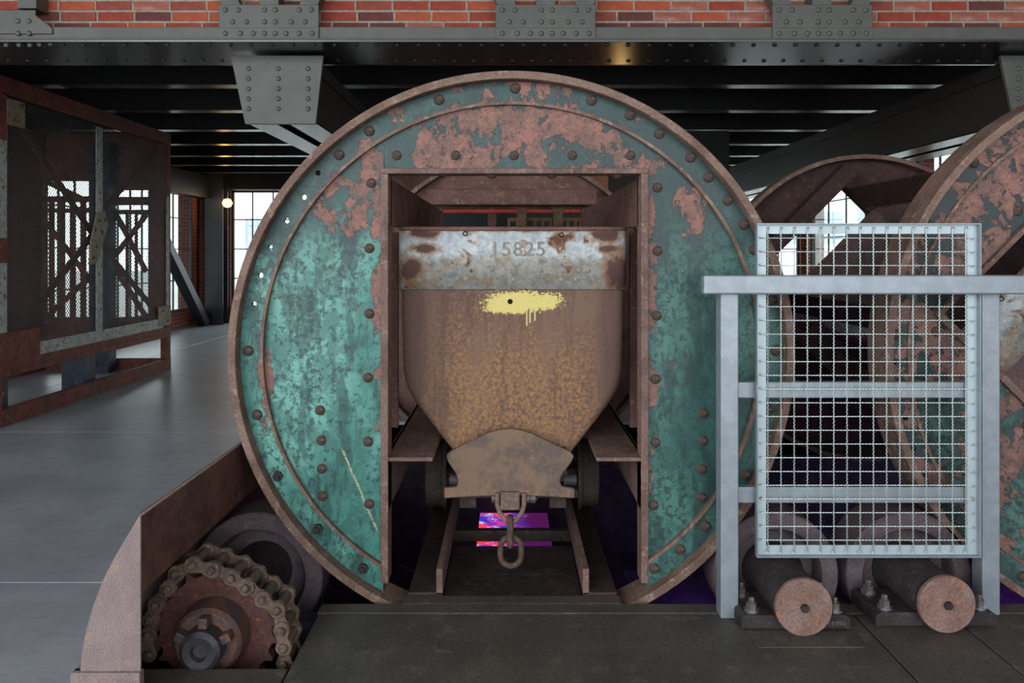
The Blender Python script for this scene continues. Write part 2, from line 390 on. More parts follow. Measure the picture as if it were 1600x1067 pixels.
def mk_screen():
    m = bpy.data.materials.new('lit_screen'); m.use_nodes = True; t = NT.__new__(NT); t.m = m; t.t = m.node_tree; t.n = t.t.nodes; t.p = t.n['Principled BSDF']
    t.tc = t.n.new('ShaderNodeTexCoord'); t.co = t.tc.outputs['Object']
    X, Y, Z = t.xyz(); n = t.noise(3.2, 5, .65, None, 1.2); n2 = t.noise(9, 5, .7)
    col = t.mix(t.step(n, .42, .58), (.04,.03,.5,1), (.95,.04,.05,1)); col = t.mix(t.step(n2, .52, .66), col, (.5,.55,1,1))
    f = t.step(t.math('ADD', X, t.math('MULTIPLY', t.math('SUBTRACT', n, .5), .8)), .16, -.06); col = t.mix(f, (.07,.006,.07,1), col)
    t.put(t.p.inputs['Base Color'], (0,0,0,1)); t.put(t.p.inputs['Emission Color'], col); t.p.inputs['Emission Strength'].default_value = 1.3
    return m
M['screen'] = mk_screen()

# shared small meshes
def dome(name, r, h, m, seg=12):                     # rivet head, bulging towards -Y
    return MB().lathe([(r,0),(r*.96,-h*.35),(r*.75,-h*.75),(r*.4,-h*.96),(0.0001,-h)], (0,0,0), 'y', seg).mesh(name, m, 60)
RIV = dome('rivet', .0235, .017, M['rivet']); RIVG = dome('rivet', .019, .012, M['grey'], 10); RIVB = dome('rivet', .018, .012, M['black'], 8)
RIVS = dome('rivet', .014, .008, M['band'], 8); RIVC = dome('rivet', .022, .012, M['cagerust'], 8)
def hexmesh(name, r, h, m):
    return MB().lathe([(.0001,-h),(r*.55,-h),(r*.55,-h*.6),(r,-h*.6),(r,0)], (0,0,0), 'y', 6).mesh(name, m)
NUT = hexmesh('bolt', .022, .03, M['bearing'])

# ================================================================== SETTING
BK = 17.7                                            # back wall
PITX0, PITX1, PITY0, PITY1 = -1.470, 4.5, 3.52, 7.3
fl = struct(MB().box(-13,9,-4,PITY0-.55,-.30,-.03).box(-13,PITX0,PITY0-.55,BK+.3,-.30,-.03).box(-.82,9,2.97,PITY0,-.30,-.03)
            .box(PITX1,9,PITY0,BK+.3,-.30,-.03).box(PITX0,PITX1,PITY1,BK+.3,-.30,-.03).build('floor', M['darkpit']))
def slab(x0, x1, y0, y1, m, name='concrete_slab', g=.004, top=0.0):
    return MB().box(x0+g, x1-g, y0+g, y1-g, -.03, top).build(name, m, fl, bevel=.003, seg=1)
ys = [-4, .6, 3.74, 6.88, 10.0, 13.2, BK]
for i in range(6):
    for x0, x1 in ((-13,-9.0),(-9.0,-5.3),(-5.3,PITX0)):
        if x1 == PITX0 and i == 2: slab(x0, PITX0, ys[i], ys[i+1], M['concrete'])
        else: slab(x0, x1, ys[i], ys[i+1], M['concrete'])
for i, (y0, y1) in enumerate(((PITY1,10.0),(10.0,13.2),(13.2,BK))):
    for x0, x1 in ((PITX0,1.6),(1.6,4.5),(4.5,9)): slab(x0, x1, y0, y1, M['concrete'])
for x0, x1, y0, y1 in ((PITX0,-.82,.6,2.97),(PITX0,-.82,-4,.6),(-.82,1.48,.6,3.415),(-.82,1.48,-4,.6),(1.48,1.89,.6,3.415),(1.48,1.89,-4,.6),
                       (1.89,4.5,.6,3.415),(1.89,4.5,-4,.6),(-.83,1.0,3.42,3.52),(1.0,4.5,3.42,3.52),(4.5,9,-4,3.52),(4.5,9,3.52,PITY1)):
    slab(x0, x1, y0, y1, M['floorsteel'], 'steel_plate')
MB().box(-.298,.333,3.525,3.85,-.05,-.006).build('steel_plate', M['darkrust'], fl, bevel=.002, seg=1)
MB().box(-.298,.333,3.856,4.23,-.05,-.008).build('steel_plate', M['darkrust'], fl, bevel=.002, seg=1)
MB().box(-.47,.50,3.52,3.60,-.10,-.001).build('steel_plate', M['floorsteel'], fl, bevel=.002, seg=1)
# repair plate let into the floor before the first pedestal
t_ = MB().box(.98,1.40,3.12,3.255,-.001,.004).build('steel_plate', M['floorsteel'], fl, bevel=.002, seg=1)
# pit
struct(MB().box(PITX0-.15,PITX0,PITY0-.55,PITY1,-1.2,-.03).box(PITX0,PITX1,PITY0-.12,PITY0-.02,-1.2,-.03).box(PITX0,-.82,2.85,2.96,-1.2,-.03)
       .box(-.82,-.74,2.9,PITY0,-1.2,-.03).box(PITX0,PITX1,PITY1,PITY1+.1,-1.2,-.03).box(PITX1,PITX1+.1,PITY0-.1,PITY1+.1,-1.2,-.03)
       .box(PITX0,PITX1,2.85,PITY1,-1.3,-1.2).build('pit_wall', M['darkpit']))
scr = MB().box(PX(748,6.9),PX(858,6.9),6.3,7.25,-.86,-.82).build('light_panel', M['screen'], off=(0,6.8,-.82)); scr.location = (0,6.8,-.82)
tag(scr, 'glowing red, pink and blue light panel down in the pit behind the coupling', 'light')
heap = MB()
for i in range(120):
    a, b = random.uniform(-1.2,4.4), random.uniform(3.7,7.1); s_ = random.uniform(.04,.14); z = -1.2+random.uniform(0,.05)
    vs = [(a+s_*random.uniform(-1,1), b+s_*random.uniform(-1,1), z+s_*random.uniform(0,1.2)) for _ in range(4)]
    heap.add(vs, [(0,1,2),(0,2,3),(0,3,1),(1,3,2)])
h = heap.build('crumpled_foil', M['darkpit']); h['kind'] = 'stuff'; h['label'] = 'crumpled dark debris lying on the pit bottom'; h['category'] = 'debris'

# back wall and side walls with windows
def wall_mesh(axis, at, a0, a1, z0, z1, th, holes):
    """wall along an axis at the given place with rectangular holes (b0,b1,zb0,zb1)"""
    m = MB(); cuts = sorted({a0,a1}|{h for q in holes for h in q[:2]})
    for u, v in zip(cuts, cuts[1:]):
        mid = (u+v)/2; segs = sorted([(q[2],q[3]) for q in holes if q[0] <= mid <= q[1]]); z = z0
        for h0, h1 in segs+[(z1,z1)]:
            if h0 > z+1e-5: (m.box(u,v,at,at+th,z,h0) if axis == 'x' else m.box(at,at+th,u,v,z,h0))
            z = h1
    return m
def mk_brickwall():
    t = NT('far_brickwork'); b = t.n.new('ShaderNodeTexBrick'); c = t.n.new('ShaderNodeCombineXYZ'); X, Y, Z = t.xyz()
    t.L(t.math('ADD', X, Y), c.inputs[0]); t.L(Z, c.inputs[1]); t.L(c.outputs[0], b.inputs['Vector'])
    b.inputs['Scale'].default_value = 1; b.inputs['Brick Width'].default_value = .265; b.inputs['Row Height'].default_value = .077; b.inputs['Mortar Size'].default_value = .008
    b.inputs['Color1'].default_value = srgb(140,66,52); b.inputs['Color2'].default_value = srgb(112,58,50); b.inputs['Mortar'].default_value = srgb(120,112,102)
    return t.out(b.outputs['Color'], .85, 0, .2)
M['farbrick'] = mk_brickwall()
zw0, zw1 = .32, 2.95
back_w = [(-6.2+i*2.6, -6.2+i*2.6+2.3) for i in range(5)]
left_w = [(4.6,7.6),(8.0,11.1),(11.5,16.95)]
right_w = [(6.4,9.5),(9.7,12.9),(13.1,17.4)]
struct(wall_mesh('x', BK, -7.05, 6.9, 0, 3.7, .3, [(a,b,zw0,zw1) for a,b in back_w]).build('wall_back', M['farbrick']))
LX, RX = -6.75, 6.6
struct(wall_mesh('y', LX-.3, 3.0, BK, 0, 3.7, .3, [(a,b,.35,2.9) for a,b in left_w]).build('wall_left', M['farbrick']))
struct(wall_mesh('y', RX, 5.6, BK, 0, 3.7, .3, [(a,b,.4,3.35) for a,b in right_w]).build('wall_right', M['farbrick']))
wn = [0]
def window(axis, at, a0, a1, z0, z1, nx, nz):
    wn[0] += 1
    fr = MB(); B = (lambda u0,u1,w0,w1,q0,q1: fr.box(u0,u1,w0,w1,q0,q1)) if axis == 'x' else (lambda u0,u1,w0,w1,q0,q1: fr.box(w0,w1,u0,u1,q0,q1))
    B(a0,a0+.05,at,at+.06,z0,z1); B(a1-.05,a1,at,at+.06,z0,z1); B(a0,a1,at,at+.06,z0,z0+.05); B(a0,a1,at,at+.06,z1-.05,z1)
    o = struct(fr.build('window_%d' % wn[0], M['winframe'], off=(0,0,0)))
    mu = MB(); B2 = (lambda u0,u1,q0,q1: mu.box(u0,u1,at+.015,at+.045,q0,q1)) if axis == 'x' else (lambda u0,u1,q0,q1: mu.box(at+.015,at+.045,u0,u1,q0,q1))
    dx, dz = (a1-a0)/nx, (z1-z0)/nz
    for i in range(1, nx): B2(a0+i*dx-.012, a0+i*dx+.012, z0, z1)
    for i in range(1, nz): B2(a0, a1, z0+i*dz-.012, z0+i*dz+.012)
    mu.build('glazing_bar', M['winframe'], o)
    pm = (MB().box(-dx/2+.012,dx/2-.012,0,.004,-dz/2+.012,dz/2-.012) if axis == 'x' else MB().box(0,.004,-dx/2+.012,dx/2-.012,-dz/2+.012,dz/2-.012)).mesh('pane', M['glass'])
    for i in range(nx):
        for j in range(nz):
            u = a0+(i+.5)*dx; z = z0+(j+.5)*dz
            inst('pane', pm, o, (u,at+.03,z) if axis == 'x' else (at+.03,u,z))
for a, b in back_w: window('x', BK+.1, a, b, zw0, zw1, 5, 4)
for a, b in left_w: window('y', LX-.05, a, b, .35, 2.9, int((b-a)/.43), 4)
for a, b in right_w: window('y', RX+.02, a, b, .4, 3.35, 5, 4)
struct(MB().box(-13,9.3,-7,5.9,6.5,6.7).build('roof', M['blackweb']))
struct(MB().box(9.0,9.3,-7,5.6,0,6.5).build('wall_front_right', M['farbrick']))
# ceiling with its dark cross beams
struct(MB().box(-13,9.3,5.9,BK+.3,3.62,3.75).build('ceiling', M['blackweb']))
for i in range(8):
    y = (6.92,7.9,9.3,10.75,12.15,13.6,15.0,16.4)[i]; gb = thing('ceiling_beam', 'black steel ceiling beam, %s behind the riveted girder' % ['first','second','third','fourth','fifth','sixth','seventh','eighth'][i], 'beam', (0,y,3.2), 'black ceiling beams across the hall')
    MB().box(-6.7,6.55,y-.09,y+.09,3.2,3.216).build('bottom_flange', M['black'], gb)
    MB().box(-6.7,6.55,y-.006,y+.006,3.216,3.6).build('web', M['blackweb'], gb)
    MB().box(-6.7,6.55,y-.09,y+.09,3.6,3.619).build('top_flange', M['blackweb'], gb)
# outside
struct(MB().box(-60,60,BK+.5,90,-.6,-.5).box(-60,LX-.5,-30,BK+.5,-.6,-.5).box(9.4,60,-30,BK+.5,-.6,-.5).build('ground', M['outside']))
def house(x0, x1, y, zt, lab, n, wz):
    h_ = thing('far_building', lab, 'building', ((x0+x1)/2,y,-.5))
    MB().box(x0,x1,y,y+8,-.5,zt).build('wall', M['houseplaster'], h_)
    MB().prismx([(y-.3,zt),(y+8.3,zt),(y+4,zt+2)], x0-.3, x1+.3).build('roof', M['plate'], h_)
    for i in range(n):
        for z in wz:
            cx = x0+(i+.5)*(x1-x0)/n; MB().box(cx-.6,cx+.6,y-.03,y+.02,z,z+1.5).build('window', M['houseglass'], h_)
house(-14.5,-6,36,7.5,'pale plastered building outside, beyond the tall back window at the far left',4,[1.6])
house(12.5,22,38,9,'pale plastered building outside, seen through the tilted ring on the right',5,[2.0])
tag(MB().box(-6.7,6.5,17.3,17.66,2.93,3.6).build('header_beam', M['blackweb'], bevel=.01), 'black header beam along the top of the back windows', 'beam')
# left wall: column, lintel beam, brace, pier
c1 = thing('wall_column', 'dark blue-grey steel column in the far corner by the windows', 'column', (-6.36,17.2,0))
MB().box(-6.55,-6.16,17.14,17.16,0,3.55).build('flange', M['column'], c1); MB().box(-6.55,-6.16,17.44,17.46,0,3.55).build('flange', M['column'], c1); MB().box(-6.37,-6.35,17.16,17.44,0,3.55).build('web', M['column'], c1)
tag(MB().box(LX+.02,LX+.32,8,17.1,2.72,3.2).build('edge_beam', M['blackweb'], off=(0,0,0), bevel=.01), 'deep brown-black beam above the left windows, warmly lit at its end', 'beam')
tag(MB().bar((LX+.25,15.0,1.75),(LX+.25,17.0,.0),.2,.2,(1,0,0)).build('diagonal_brace', M['column'], bevel=.01), 'dark diagonal steel brace standing before the left window', 'brace')
lampo = thing('wall_lamp', 'small glowing orange lamp beside the far column', 'lamp', (-6.0,17.1,2.6))
MB().lathe([(.0001,-.10),(.07,-.08),(.11,0),(.07,.08),(.0001,.10)], (-6.05,17.1,2.62), 'z', 14).build('lamp_glass', M['lampglow'], lampo, 60)
MB().tube([(-6.05,17.1,2.72),(-6.05,17.1,3.2)],.012,6).build('lamp_stem', M['black'], lampo)
point('lamp_light', (-6.05,16.9,2.6), 7, (1,.55,.2), .1)

# ================================================================== RIVETED GIRDER + BRICK WALL ABOVE IT
bw = struct(MB().box(-13,9,5.66,5.9,3.011,6.5).build('wall_front', M['mortar']))
BM = []
for m in BR:
    me = MB().box(-.124,.124,0,.03,-.0305,.0305).mesh('brick', m)
    BM.append(me)
HM = [MB().box(-.060,.060,0,.03,-.0318,.0318).mesh('brick', m) for m in BR]
for r in range(7):
    z = 3.04+.0365+.0768*r; x = -4.15+(.0,.125,.04,.16,.02,.12,.07)[r]
    while x < 4.25:
        k = random.choice([0,0,1,1,2,3,4]); half = random.random() < .05
        me = (HM if half else BM)[k]; w = .120 if half else .250
        o = bpy.data.objects.new('brick', me); C.objects.link(o); o.parent = bw
        o.location = (x+w/2, 5.654+random.uniform(-.002,.002), z+random.uniform(-.0015,.0015)); o.rotation_euler = (0, random.uniform(-.006,.006), 0)
        x += w+.014
MB().box(-13,9,5.645,5.66,3.585,6.5).build('upper_brickwork', M['farbrick'], bw)
gir = thing('riveted_girder', 'grey riveted steel girder under the brick wall, spanning the whole width', 'girder', (0,5.6,3.0))
MB().box(-6.6,6.5,5.45,6.1,2.994,3.010).build('bottom_flange', M['black'], gir, bevel=.002, seg=1)
MB().box(-6.6,6.5,5.50,5.515,3.01,3.112).build('angle_leg', M['grey'], gir, bevel=.003, seg=1)
MB().box(-6.6,6.5,5.45,5.5,3.010,3.022).build('angle_foot', M['grey'], gir, bevel=.003, seg=1)
rows = []
for i in range(66):
    inst('rivet', RIVB, gir, (-4.7+.1455*i, 5.53, 2.994), (-PI/2,0,0)).rotation_euler = (PI/2,0,0)
    inst('rivet', RIVB, gir, (-4.63+.1455*i, 5.98, 2.994), (PI/2,0,0))
for k in range(-1, 4):
    cx = -1.656+1.91*k; cx = cx
    poly = [(cx-.345,3.10),(cx+.345,3.10),(cx+.345,3.262),(cx-.345,3.262)]
    if k == -1: poly = [(-4.1,3.06),(-3.15,3.06),(-3.15,3.10),(-3.265,3.19),(-3.265,3.225),(-4.1,3.225)]
    g = MB().prism(poly, 5.487, 5.50).build('gusset_plate', M['grey'], gir, bevel=.003, seg=1)
    if k >= 0: MB().box(cx-.345,cx+.345,5.484,5.50,3.026,3.102).build('gusset_plate', M['grey'], gir, bevel=.002, seg=1)
    if k == -1:
        for px, py in ((28,33),(45,33),(28,52),(45,52),(8,69),(28,69),(45,69),(60,68),(77,67)): inst('rivet', RIVG, gir, (PX(px,5.487),5.487 if py < 60 else 5.5,PZ(py,5.487)))
    for dx in () if k == -1 else (-.30,-.21,-.03,.045,.21,.295): inst('rivet', RIVG, gir, (cx+dx,5.487,3.225))
    for dx in () if k == -1 else (-.25,-.155,-.03,.045,.155,.25): inst('rivet', RIVG, gir, (cx+dx,5.487,3.142))
    for dx in () if k == -1 else (-.30,-.195,-.105,-.03,.045,.12,.21,.30): inst('rivet', RIVG, gir, (cx+dx,5.484,3.062))
    vx_ = cx if k >= 0 else -3.33
    MB().box(vx_-.065,vx_+.065,5.495,5.63,3.24,5.9).build('stud', M['grey'], gir)
    for s_ in (-1, 1) if k >= 0 else ():
        MB().bar((cx+s_*.24,5.56,3.20),(cx+s_*1.0,5.56,5.0),.115,.1,(0,1,0)).build('diagonal', M['grey'], gir)
# hanging gusset and longitudinal twin beams
def long_beam(x0, x1, lab):
    t = thing('longitudinal_beam', lab, 'beam', ((x0+x1)/2,5.8,2.49))
    xm = (x0+x1)/2
    for a, b, web in ((x0,xm-.045,x0+.02),(xm+.045,x1,x1-.02)):
        MB().box(a,b,5.78,15.6,2.49,2.505).build('bottom_flange', M['black'], t, bevel=.002, seg=1)
        MB().box(a,b,5.78,15.6,2.95,2.965).build('top_flange', M['brownbeam'], t)
        MB().box(web-.008,web+.008,5.78,15.6,2.505,2.95).build('web', M['brownbeam'], t)
    MB().box(x1-.012,x1+.006,5.78,15.6,2.86,2.95).build('angle', M['brownbeam'], t); MB().box(x0-.006,x0+.012,5.78,15.6,2.86,2.95).build('angle', M['brownbeam'], t)
    MB().prism([(x0-.005,2.48),(x1+.005,2.48),(x1+.06,2.975),(x0-.11,2.975)],5.745,5.775).build('end_plate', M['grey'], t, bevel=.003)
    for i in range(3):
        for j in range(5): inst('rivet', RIVG, t, (x0+.02+i*(x1-x0-.07)/2, 5.745, 2.88-j*.0725))
    return t
long_beam(-1.90,-1.40,'black twin-web beam running back from the riveted tapered plate left of the green ring')
long_beam(3.66,4.20,'brown-black deep beam running back at the upper right above the tilted ring')

# ================================================================== ROTARY TIPPLER (green drum)
DC = (.011, 3.64, 1.096); XL, XR, ZT = -.582, .613, .826
XC = DC[0]
drum = thing('rotary_tippler', 'big round wagon tippler with flaking turquoise face and square opening, upright in the middle', 'machine', DC)
def wx(x): return x+DC[0]
def wz(z): return z+DC[2]
def wy(y): return y+DC[1]
RAD = math.radians
def ring_set(yf, back, mt, mr):
    """plates, angle ring and rim of one end of the drum; yf = face plane (local)"""
    r = 1.16; s_ = -1 if not back else 1
    def arc(a0, a1, n=40): return [(wx(r*math.cos(a0+(a1-a0)*i/n)), wz(r*math.sin(a0+(a1-a0)*i/n))) for i in range(n+1)]
    al = math.acos(XL/r); ar = math.acos(XR/r)
    y0, y1 = wy(yf), wy(yf+.012)
    MB().prism(arc(al, 2*PI-al), y0, y1).build('face_plate', mt, drum)
    MB().prism(arc(-ar, ar), y0, y1).build('face_plate', mt, drum)
    zt0, zt1 = math.sqrt(r*r-XL*XL), math.sqrt(r*r-XR*XR)
    MB().prism([(wx(XL+.003),wz(ZT)),(wx(XR-.003),wz(ZT))]+arc(ar, al, 30), y0-.003 if not back else y0, y1).build('face_plate', mt, drum)
    ya_, yb_ = (yf-.02, yf-.002) if not back else (yf+.014, yf+.03)
    an = MB().ring(1.135,1.236,wy(ya_),wy(yb_),RAD(-62.5),RAD(242.5),150,(DC[0],DC[2])).clampx(DC[2]-.8,wx(XL),wx(XR)).build('angle_ring', mt, drum)
    MB().ring(1.232,1.268,wy(yf-.09),wy(yf+.10),RAD(-68.5),RAD(248.5),160,(DC[0],DC[2])).build('rim', mr, drum, smooth=40, bevel=.004)
    MB().ring(1.128,1.142,wy(ya_-.008),wy(yb_),RAD(-62.5),RAD(242.5),150,(DC[0],DC[2])).clampx(DC[2]-.8,wx(XL-.006),wx(XR+.006)).build('angle_edge', mr, drum, smooth=40)
    return an
ann = ring_set(0, False, M['teal'], M['rim'])
ring_set(3.02, True, M['plate'], M['rim'])
# open rivet holes through the angle ring (upper left)
cut = MB()
HO = [(397,475),(407,430),(423,387),(448,345),(475,308),(497,270)]
for px, py in HO:
    cut.lathe([(.0001,-.1),(.0125,-.1),(.0125,.1),(.0001,.1)], (PX(px,3.62),3.63,PZ(py,3.62)), 'y', 12)
cu = cut.build('cutter', None, off=(0,0,0))
bo = ann.modifiers.new('holes', 'BOOLEAN'); bo.operation = 'DIFFERENCE'; bo.object = cu; bo.solver = 'EXACT'
bpy.context.view_layer.update()
me = bpy.data.meshes.new_from_object(ann.evaluated_get(bpy.context.evaluated_depsgraph_get())); ann.modifiers.clear(); ann.data = me
bpy.data.objects.remove(cu)
def onface(px, py, Y): return (PX(px,Y), Y, PZ(py,Y))
for px, py in [(388,548),(402,648),(435,743),(497,825),(568,887),(530,242),(577,205),(686,156),(805,138),(924,157),(984,180),(1030,209),(1079,246),(1107,277),(1137,313),(1162,351),
               (1178,390),(1205,470),(1212,548),(1200,640),(1164,742),(1102,822),(1063,858),(1022,888)]:
    inst('rivet', RIV if px not in (435,497,568) else NUT, drum, onface(px, py, 3.62), scale=(1.05,1.1,1.05))
for px, py in [(580,286),(577,388),(577,490),(575,590),(575,690),(577,787),(500,641),(502,688),(503,732),(504,775),(620,243),(712,243),(803,243),(894,243),(985,243),
               (1027,293),(1027,392),(1026,493),(1024,592),(1024,691),(1021,789),(1099,646),(1098,689),(1096,733),(1096,777)]:
    inst('rivet', RIV, drum, onface(px, py, 3.64))
# opening liner
for x0, x1 in ((XL-.012,XL+.022),(XR-.022,XR+.012)):
    MB().box(wx(x0),wx(x1),wy(-.022),wy(.09),wz(-1.05),wz(ZT-.004)).build('door_jamb', M['pink'], drum, bevel=.003)
    MB().box(wx(x0+(0.006 if x0<0 else .008)),wx(x1-(.008 if x0<0 else .006)),wy(2.98),wy(3.10),wz(-1.05),wz(ZT)).build('door_jamb', M['plate'], drum, bevel=.003)
MB().box(wx(XL-.012),wx(XR+.012),wy(-.03),wy(.10),wz(ZT-.012),wz(ZT+.012)).build('lintel', M['pink'], drum, bevel=.004)
MB().box(wx(XL-.1),wx(XR+.1),wy(2.86),wy(3.0),wz(ZT+.02),wz(ZT+.15)).build('lintel', M['plate'], drum, bevel=.01)
for px in (830-62, 862+0, 965): inst('rivet', RIV, drum, (PX(px,3.68), 3.69, wz(ZT-.012)), (PI/2,0,0))
# side plates, stiffeners, shelf angles, rails
for s_, xe in ((1,XL),(-1,XR)):
    xa, xb = sorted((xe+s_*.010, xe+s_*.022))
    MB().box(wx(xa),wx(xb),wy(.06),wy(2.99),wz(.58),wz(.80)).build('side_plate', M['plate'], drum, bevel=.003)
    xa, xb = sorted((xe+s_*.0, xe-s_*.17))
    MB().box(wx(xa),wx(xb),wy(.46),wy(.49),wz(-.446),wz(.56)).build('stiffener', M['plate'], drum)
    MB().box(wx(xa),wx(xb),wy(1.9),wy(1.93),wz(-.446),wz(.56)).build('stiffener', M['plate'], drum)
    xa, xb = sorted((xe, xe+s_*.225)); ya, yb = -.015, 2.95
    MB().box(wx(xa),wx(xb),wy(ya),wy(yb),wz(-.498),wz(-.479)).build('shelf_angle', M['pink'], drum, bevel=.006)
    xa, xb = sorted((xe, xe+s_*.022))
    MB().box(wx(xa),wx(xb),wy(ya),wy(yb),wz(-.72),wz(-.479)).build('shelf_angle', M['pink'], drum, bevel=.004)
for a0, a1, b0, b1 in ((-.329,-.300,-.455,-.300),(.335,.364,.335,.49)):
    MB().box(a0,a1,3.605,6.75,.0,.118).build('rail', M['pink'], drum, bevel=.003)
    MB().box(b0,b1,3.605,6.75,-.004,.012).build('rail_foot', M['darkrust'], drum, bevel=.003)
for y in (4.45,5.3,6.1): MB().box(-.33,.365,y,y+.05,-.065,-.004).build('crossbar', M['darkrust'], drum, bevel=.003)

# ================================================================== MINE CART
K = 3.9
def Q(px, py, Y=K): return (PX(px,Y), PZ(py,Y))
cart = thing('mine_cart', 'rusty steel mine cart with whitewashed top band and yellow paint smear, standing level', 'wagon', (.02,3.9,0))
half = [(.553,1.669),(.553,1.40),(.550,1.20),(.545,1.0),(.538,.938),(.525,.885),(.500,.84),(.470,.795),(.30,.575),(.22,.48)]
loop = [(-x,z) for x,z in half]+[(x,z) for x,z in reversed(half)]
def inset(p, d): x, z = p; return (x*(1-d/.55), z+(d if z < 1.0 else 0)*(.7 if z < .9 else .3))
def tub(levels, lp, open_top=True):
    m = MB(); n = len(lp); vs = []
    for y, d in levels:
        for p in lp: a, b = inset(p, d); vs.append((.02+a, y, b))
    fs = [tuple(range(n)), tuple(range(len(vs)-1, len(vs)-n-1, -1))]
    for k in range(len(levels)-1):
        for i in range(n-1): fs.append((k*n+i, (k+1)*n+i, (k+1)*n+i+1, k*n+i+1))
    return m.add(vs, fs)
LV = [(3.9,.05),(3.904,.028),(3.915,.012),(3.935,.003),(3.96,0),(6.35,0),(6.375,.003),(6.40,.03)]
body = tub(LV, loop).build('tub', M['cart'], cart, smooth=50)
sm = body.modifiers.new('wall', 'SOLIDIFY'); sm.thickness = .01; sm.offset = -1
bl = [(.562,1.672),(.562,1.371)]; lp2 = [(-x,z) for x,z in bl]+[(x,z) for x,z in reversed(bl)]
m = MB(); n = 4; vs = []
LV2 = [(3.889,.05),(3.893,.028),(3.904,.012),(3.925,.003),(3.95,0),(6.36,0),(6.39,.006),(6.41,.04)]
for y, d in LV2:
    for x, z in lp2: vs.append((.02+x*(1-d/.55), y, z))
fs = [(0,1,2,3)]
for k in range(len(LV2)-1): fs += [(k*4, k*4+4, k*4+5, k*4+1), (k*4+2, k*4+6, k*4+7, k*4+3)]
fs.append(tuple(len(LV2)*4-4+i for i in (3,2,1,0)))
band = m.add(vs, fs).build('top_band', M['band'], cart, smooth=50)
sm = band.modifiers.new('wall', 'SOLIDIFY'); sm.thickness = .008; sm.offset = -1
rimp = [(.02+x*(1-d/.55), y, 1.668) for y, d in LV2 for x in (-.555,)]+[(.02+x*(1-d/.55), y, 1.668) for y, d in reversed(LV2) for x in (.555,)]
MB().tube(rimp, .011, 8, True).build('top_rim', M['plate'], cart, smooth=60)
for px, py in ((687,422),(769,420),(844,422),(880,423),(905,422),(919,422),(728,436),(803,437),(878,437),(900,437),(655,438)):
    inst('rivet', RIVS, cart, (PX(px,3.889),3.889,PZ(py,3.889)))
hm = MB().lathe([(.013,-.002),(.009,-.004),(.0075,.0),(.0001,.001)], (0,0,0), 'y', 12).mesh('bolt_hole', M['seam'])
for px, py in ((727,365),(877,367),(797,471)):
    yy = 3.889 if py < 450 else 3.899; inst('bolt_hole', hm, cart, (PX(px,yy),yy,PZ(py,yy)))
def text_mesh(txt, size, depth, m):
    cu = bpy.data.curves.new('t', 'FONT'); cu.body = txt; cu.size = size; cu.extrude = depth; cu.align_x = 'CENTER'; cu.align_y = 'CENTER'; cu.space_character = 1.15; cu.bevel_depth = .0006
    o = bpy.data.objects.new('t', cu); C.objects.link(o); bpy.context.view_layer.update()
    me = bpy.data.meshes.new_from_object(o.evaluated_get(bpy.context.evaluated_depsgraph_get())); bpy.data.objects.remove(o)
    me.materials.clear(); me.materials.append(m); return me
M['stamp'] = plain('stamped_grey', (140,134,126), .7, 0, .3, .25, 40)
inst('stamped_number', text_mesh('15825', .098, .003, M['stamp']), cart, (PX(809,3.888),3.888,PZ(390,3.888)), (PI/2,0,0))
# bumper
Kb = 3.8
bp = [(697,712),(703,706),(730,693),(762,677),(780,672),(797,670),(812,672),(832,678),(866,694),(891,706),(897,713),(893,722),(879,741),(875,750),(877,760),(898,764),(898,779),(860,776),(797,774),(735,776),(694,779),(694,763),(714,761),(716,752),(713,741),(700,722)]
poly = [Q(px,py,Kb) for px, py in reversed(bp)]
MB().prism(poly, Kb, Kb+.03).build('bumper', M['bumper'], cart, bevel=.006, seg=2)
MB().box(-.24,.28,Kb+.03,4.0,.45,.60).build('bumper_block', M['darkrust'], cart)
MB().box(-.29,.33,Kb+.02,Kb+.16,.375,.41).build('bumper_block', M['darkrust'], cart)
for x in (-.24,.20): MB().box(x,x+.08,3.9,6.4,.30,.47).build('chassis_beam', M['darkrust'], cart)
MB().prismx([(5.9,.2),(6.42,.2),(6.42,.55),(5.9,.55)], -.3,.34).build('rear_bumper', M['darkrust'], cart, bevel=.01)
for y in (4.85, 5.65):
    MB().tube([(-.47,y,.212),(.51,y,.212)],.03,12).build('axle', M['darkrust'], cart, smooth=60)
    for x, s_ in ((-.49,1),(.53,-1)):
        w = MB().lathe([(.0001,0),(.07,0),(.07,.01),(.16,.02),(.165,0),(.195,0),(.2,.006),(.2,.095),(.225,.10),(.225,.125),(.19,.125),(.185,.1),(.06,.1),(.0001,.1)][::1], (0,0,0), 'x', 32)
        if s_ < 0: w.v = [(-a,b,c) for a,b,c in w.v]
        w.v = [(a+x,b+y,c+.212) for a,b,c in w.v]
        wh = w.build('wheel', M['cartwheel'], cart, smooth=40)
# bearings under the bumper wings and coupling
for x in (-.255,.295):
    MB().tube([(x-.03,Kb+.04,.455),(x+.03,Kb+.04,.455)],.028,10).build('spring_bolt', M['bearing'], cart, smooth=60)
cx_ = PX(797,3.79); ZB = lambda py: PZ(py,3.79)
MB().box(PX(782,3.79),PX(812,3.79),3.775,3.835,ZB(796),ZB(768)).build('drawhook_block', M['bumper'], cart, bevel=.006)
sh = [(PX(777,3.79),3.79,ZB(770)),(PX(777,3.79),3.785,ZB(788)),(PX(781,3.79),3.78,ZB(800)),(PX(790,3.79),3.775,ZB(812)),(PX(798,3.79),3.775,ZB(816)),(PX(806,3.79),3.775,ZB(812)),(PX(815,3.79),3.78,ZB(800)),(PX(819,3.79),3.785,ZB(788)),(PX(819,3.79),3.79,ZB(770))]
MB().tube(sh, .012, 10).build('shackle', M['bumper'], cart, smooth=70)
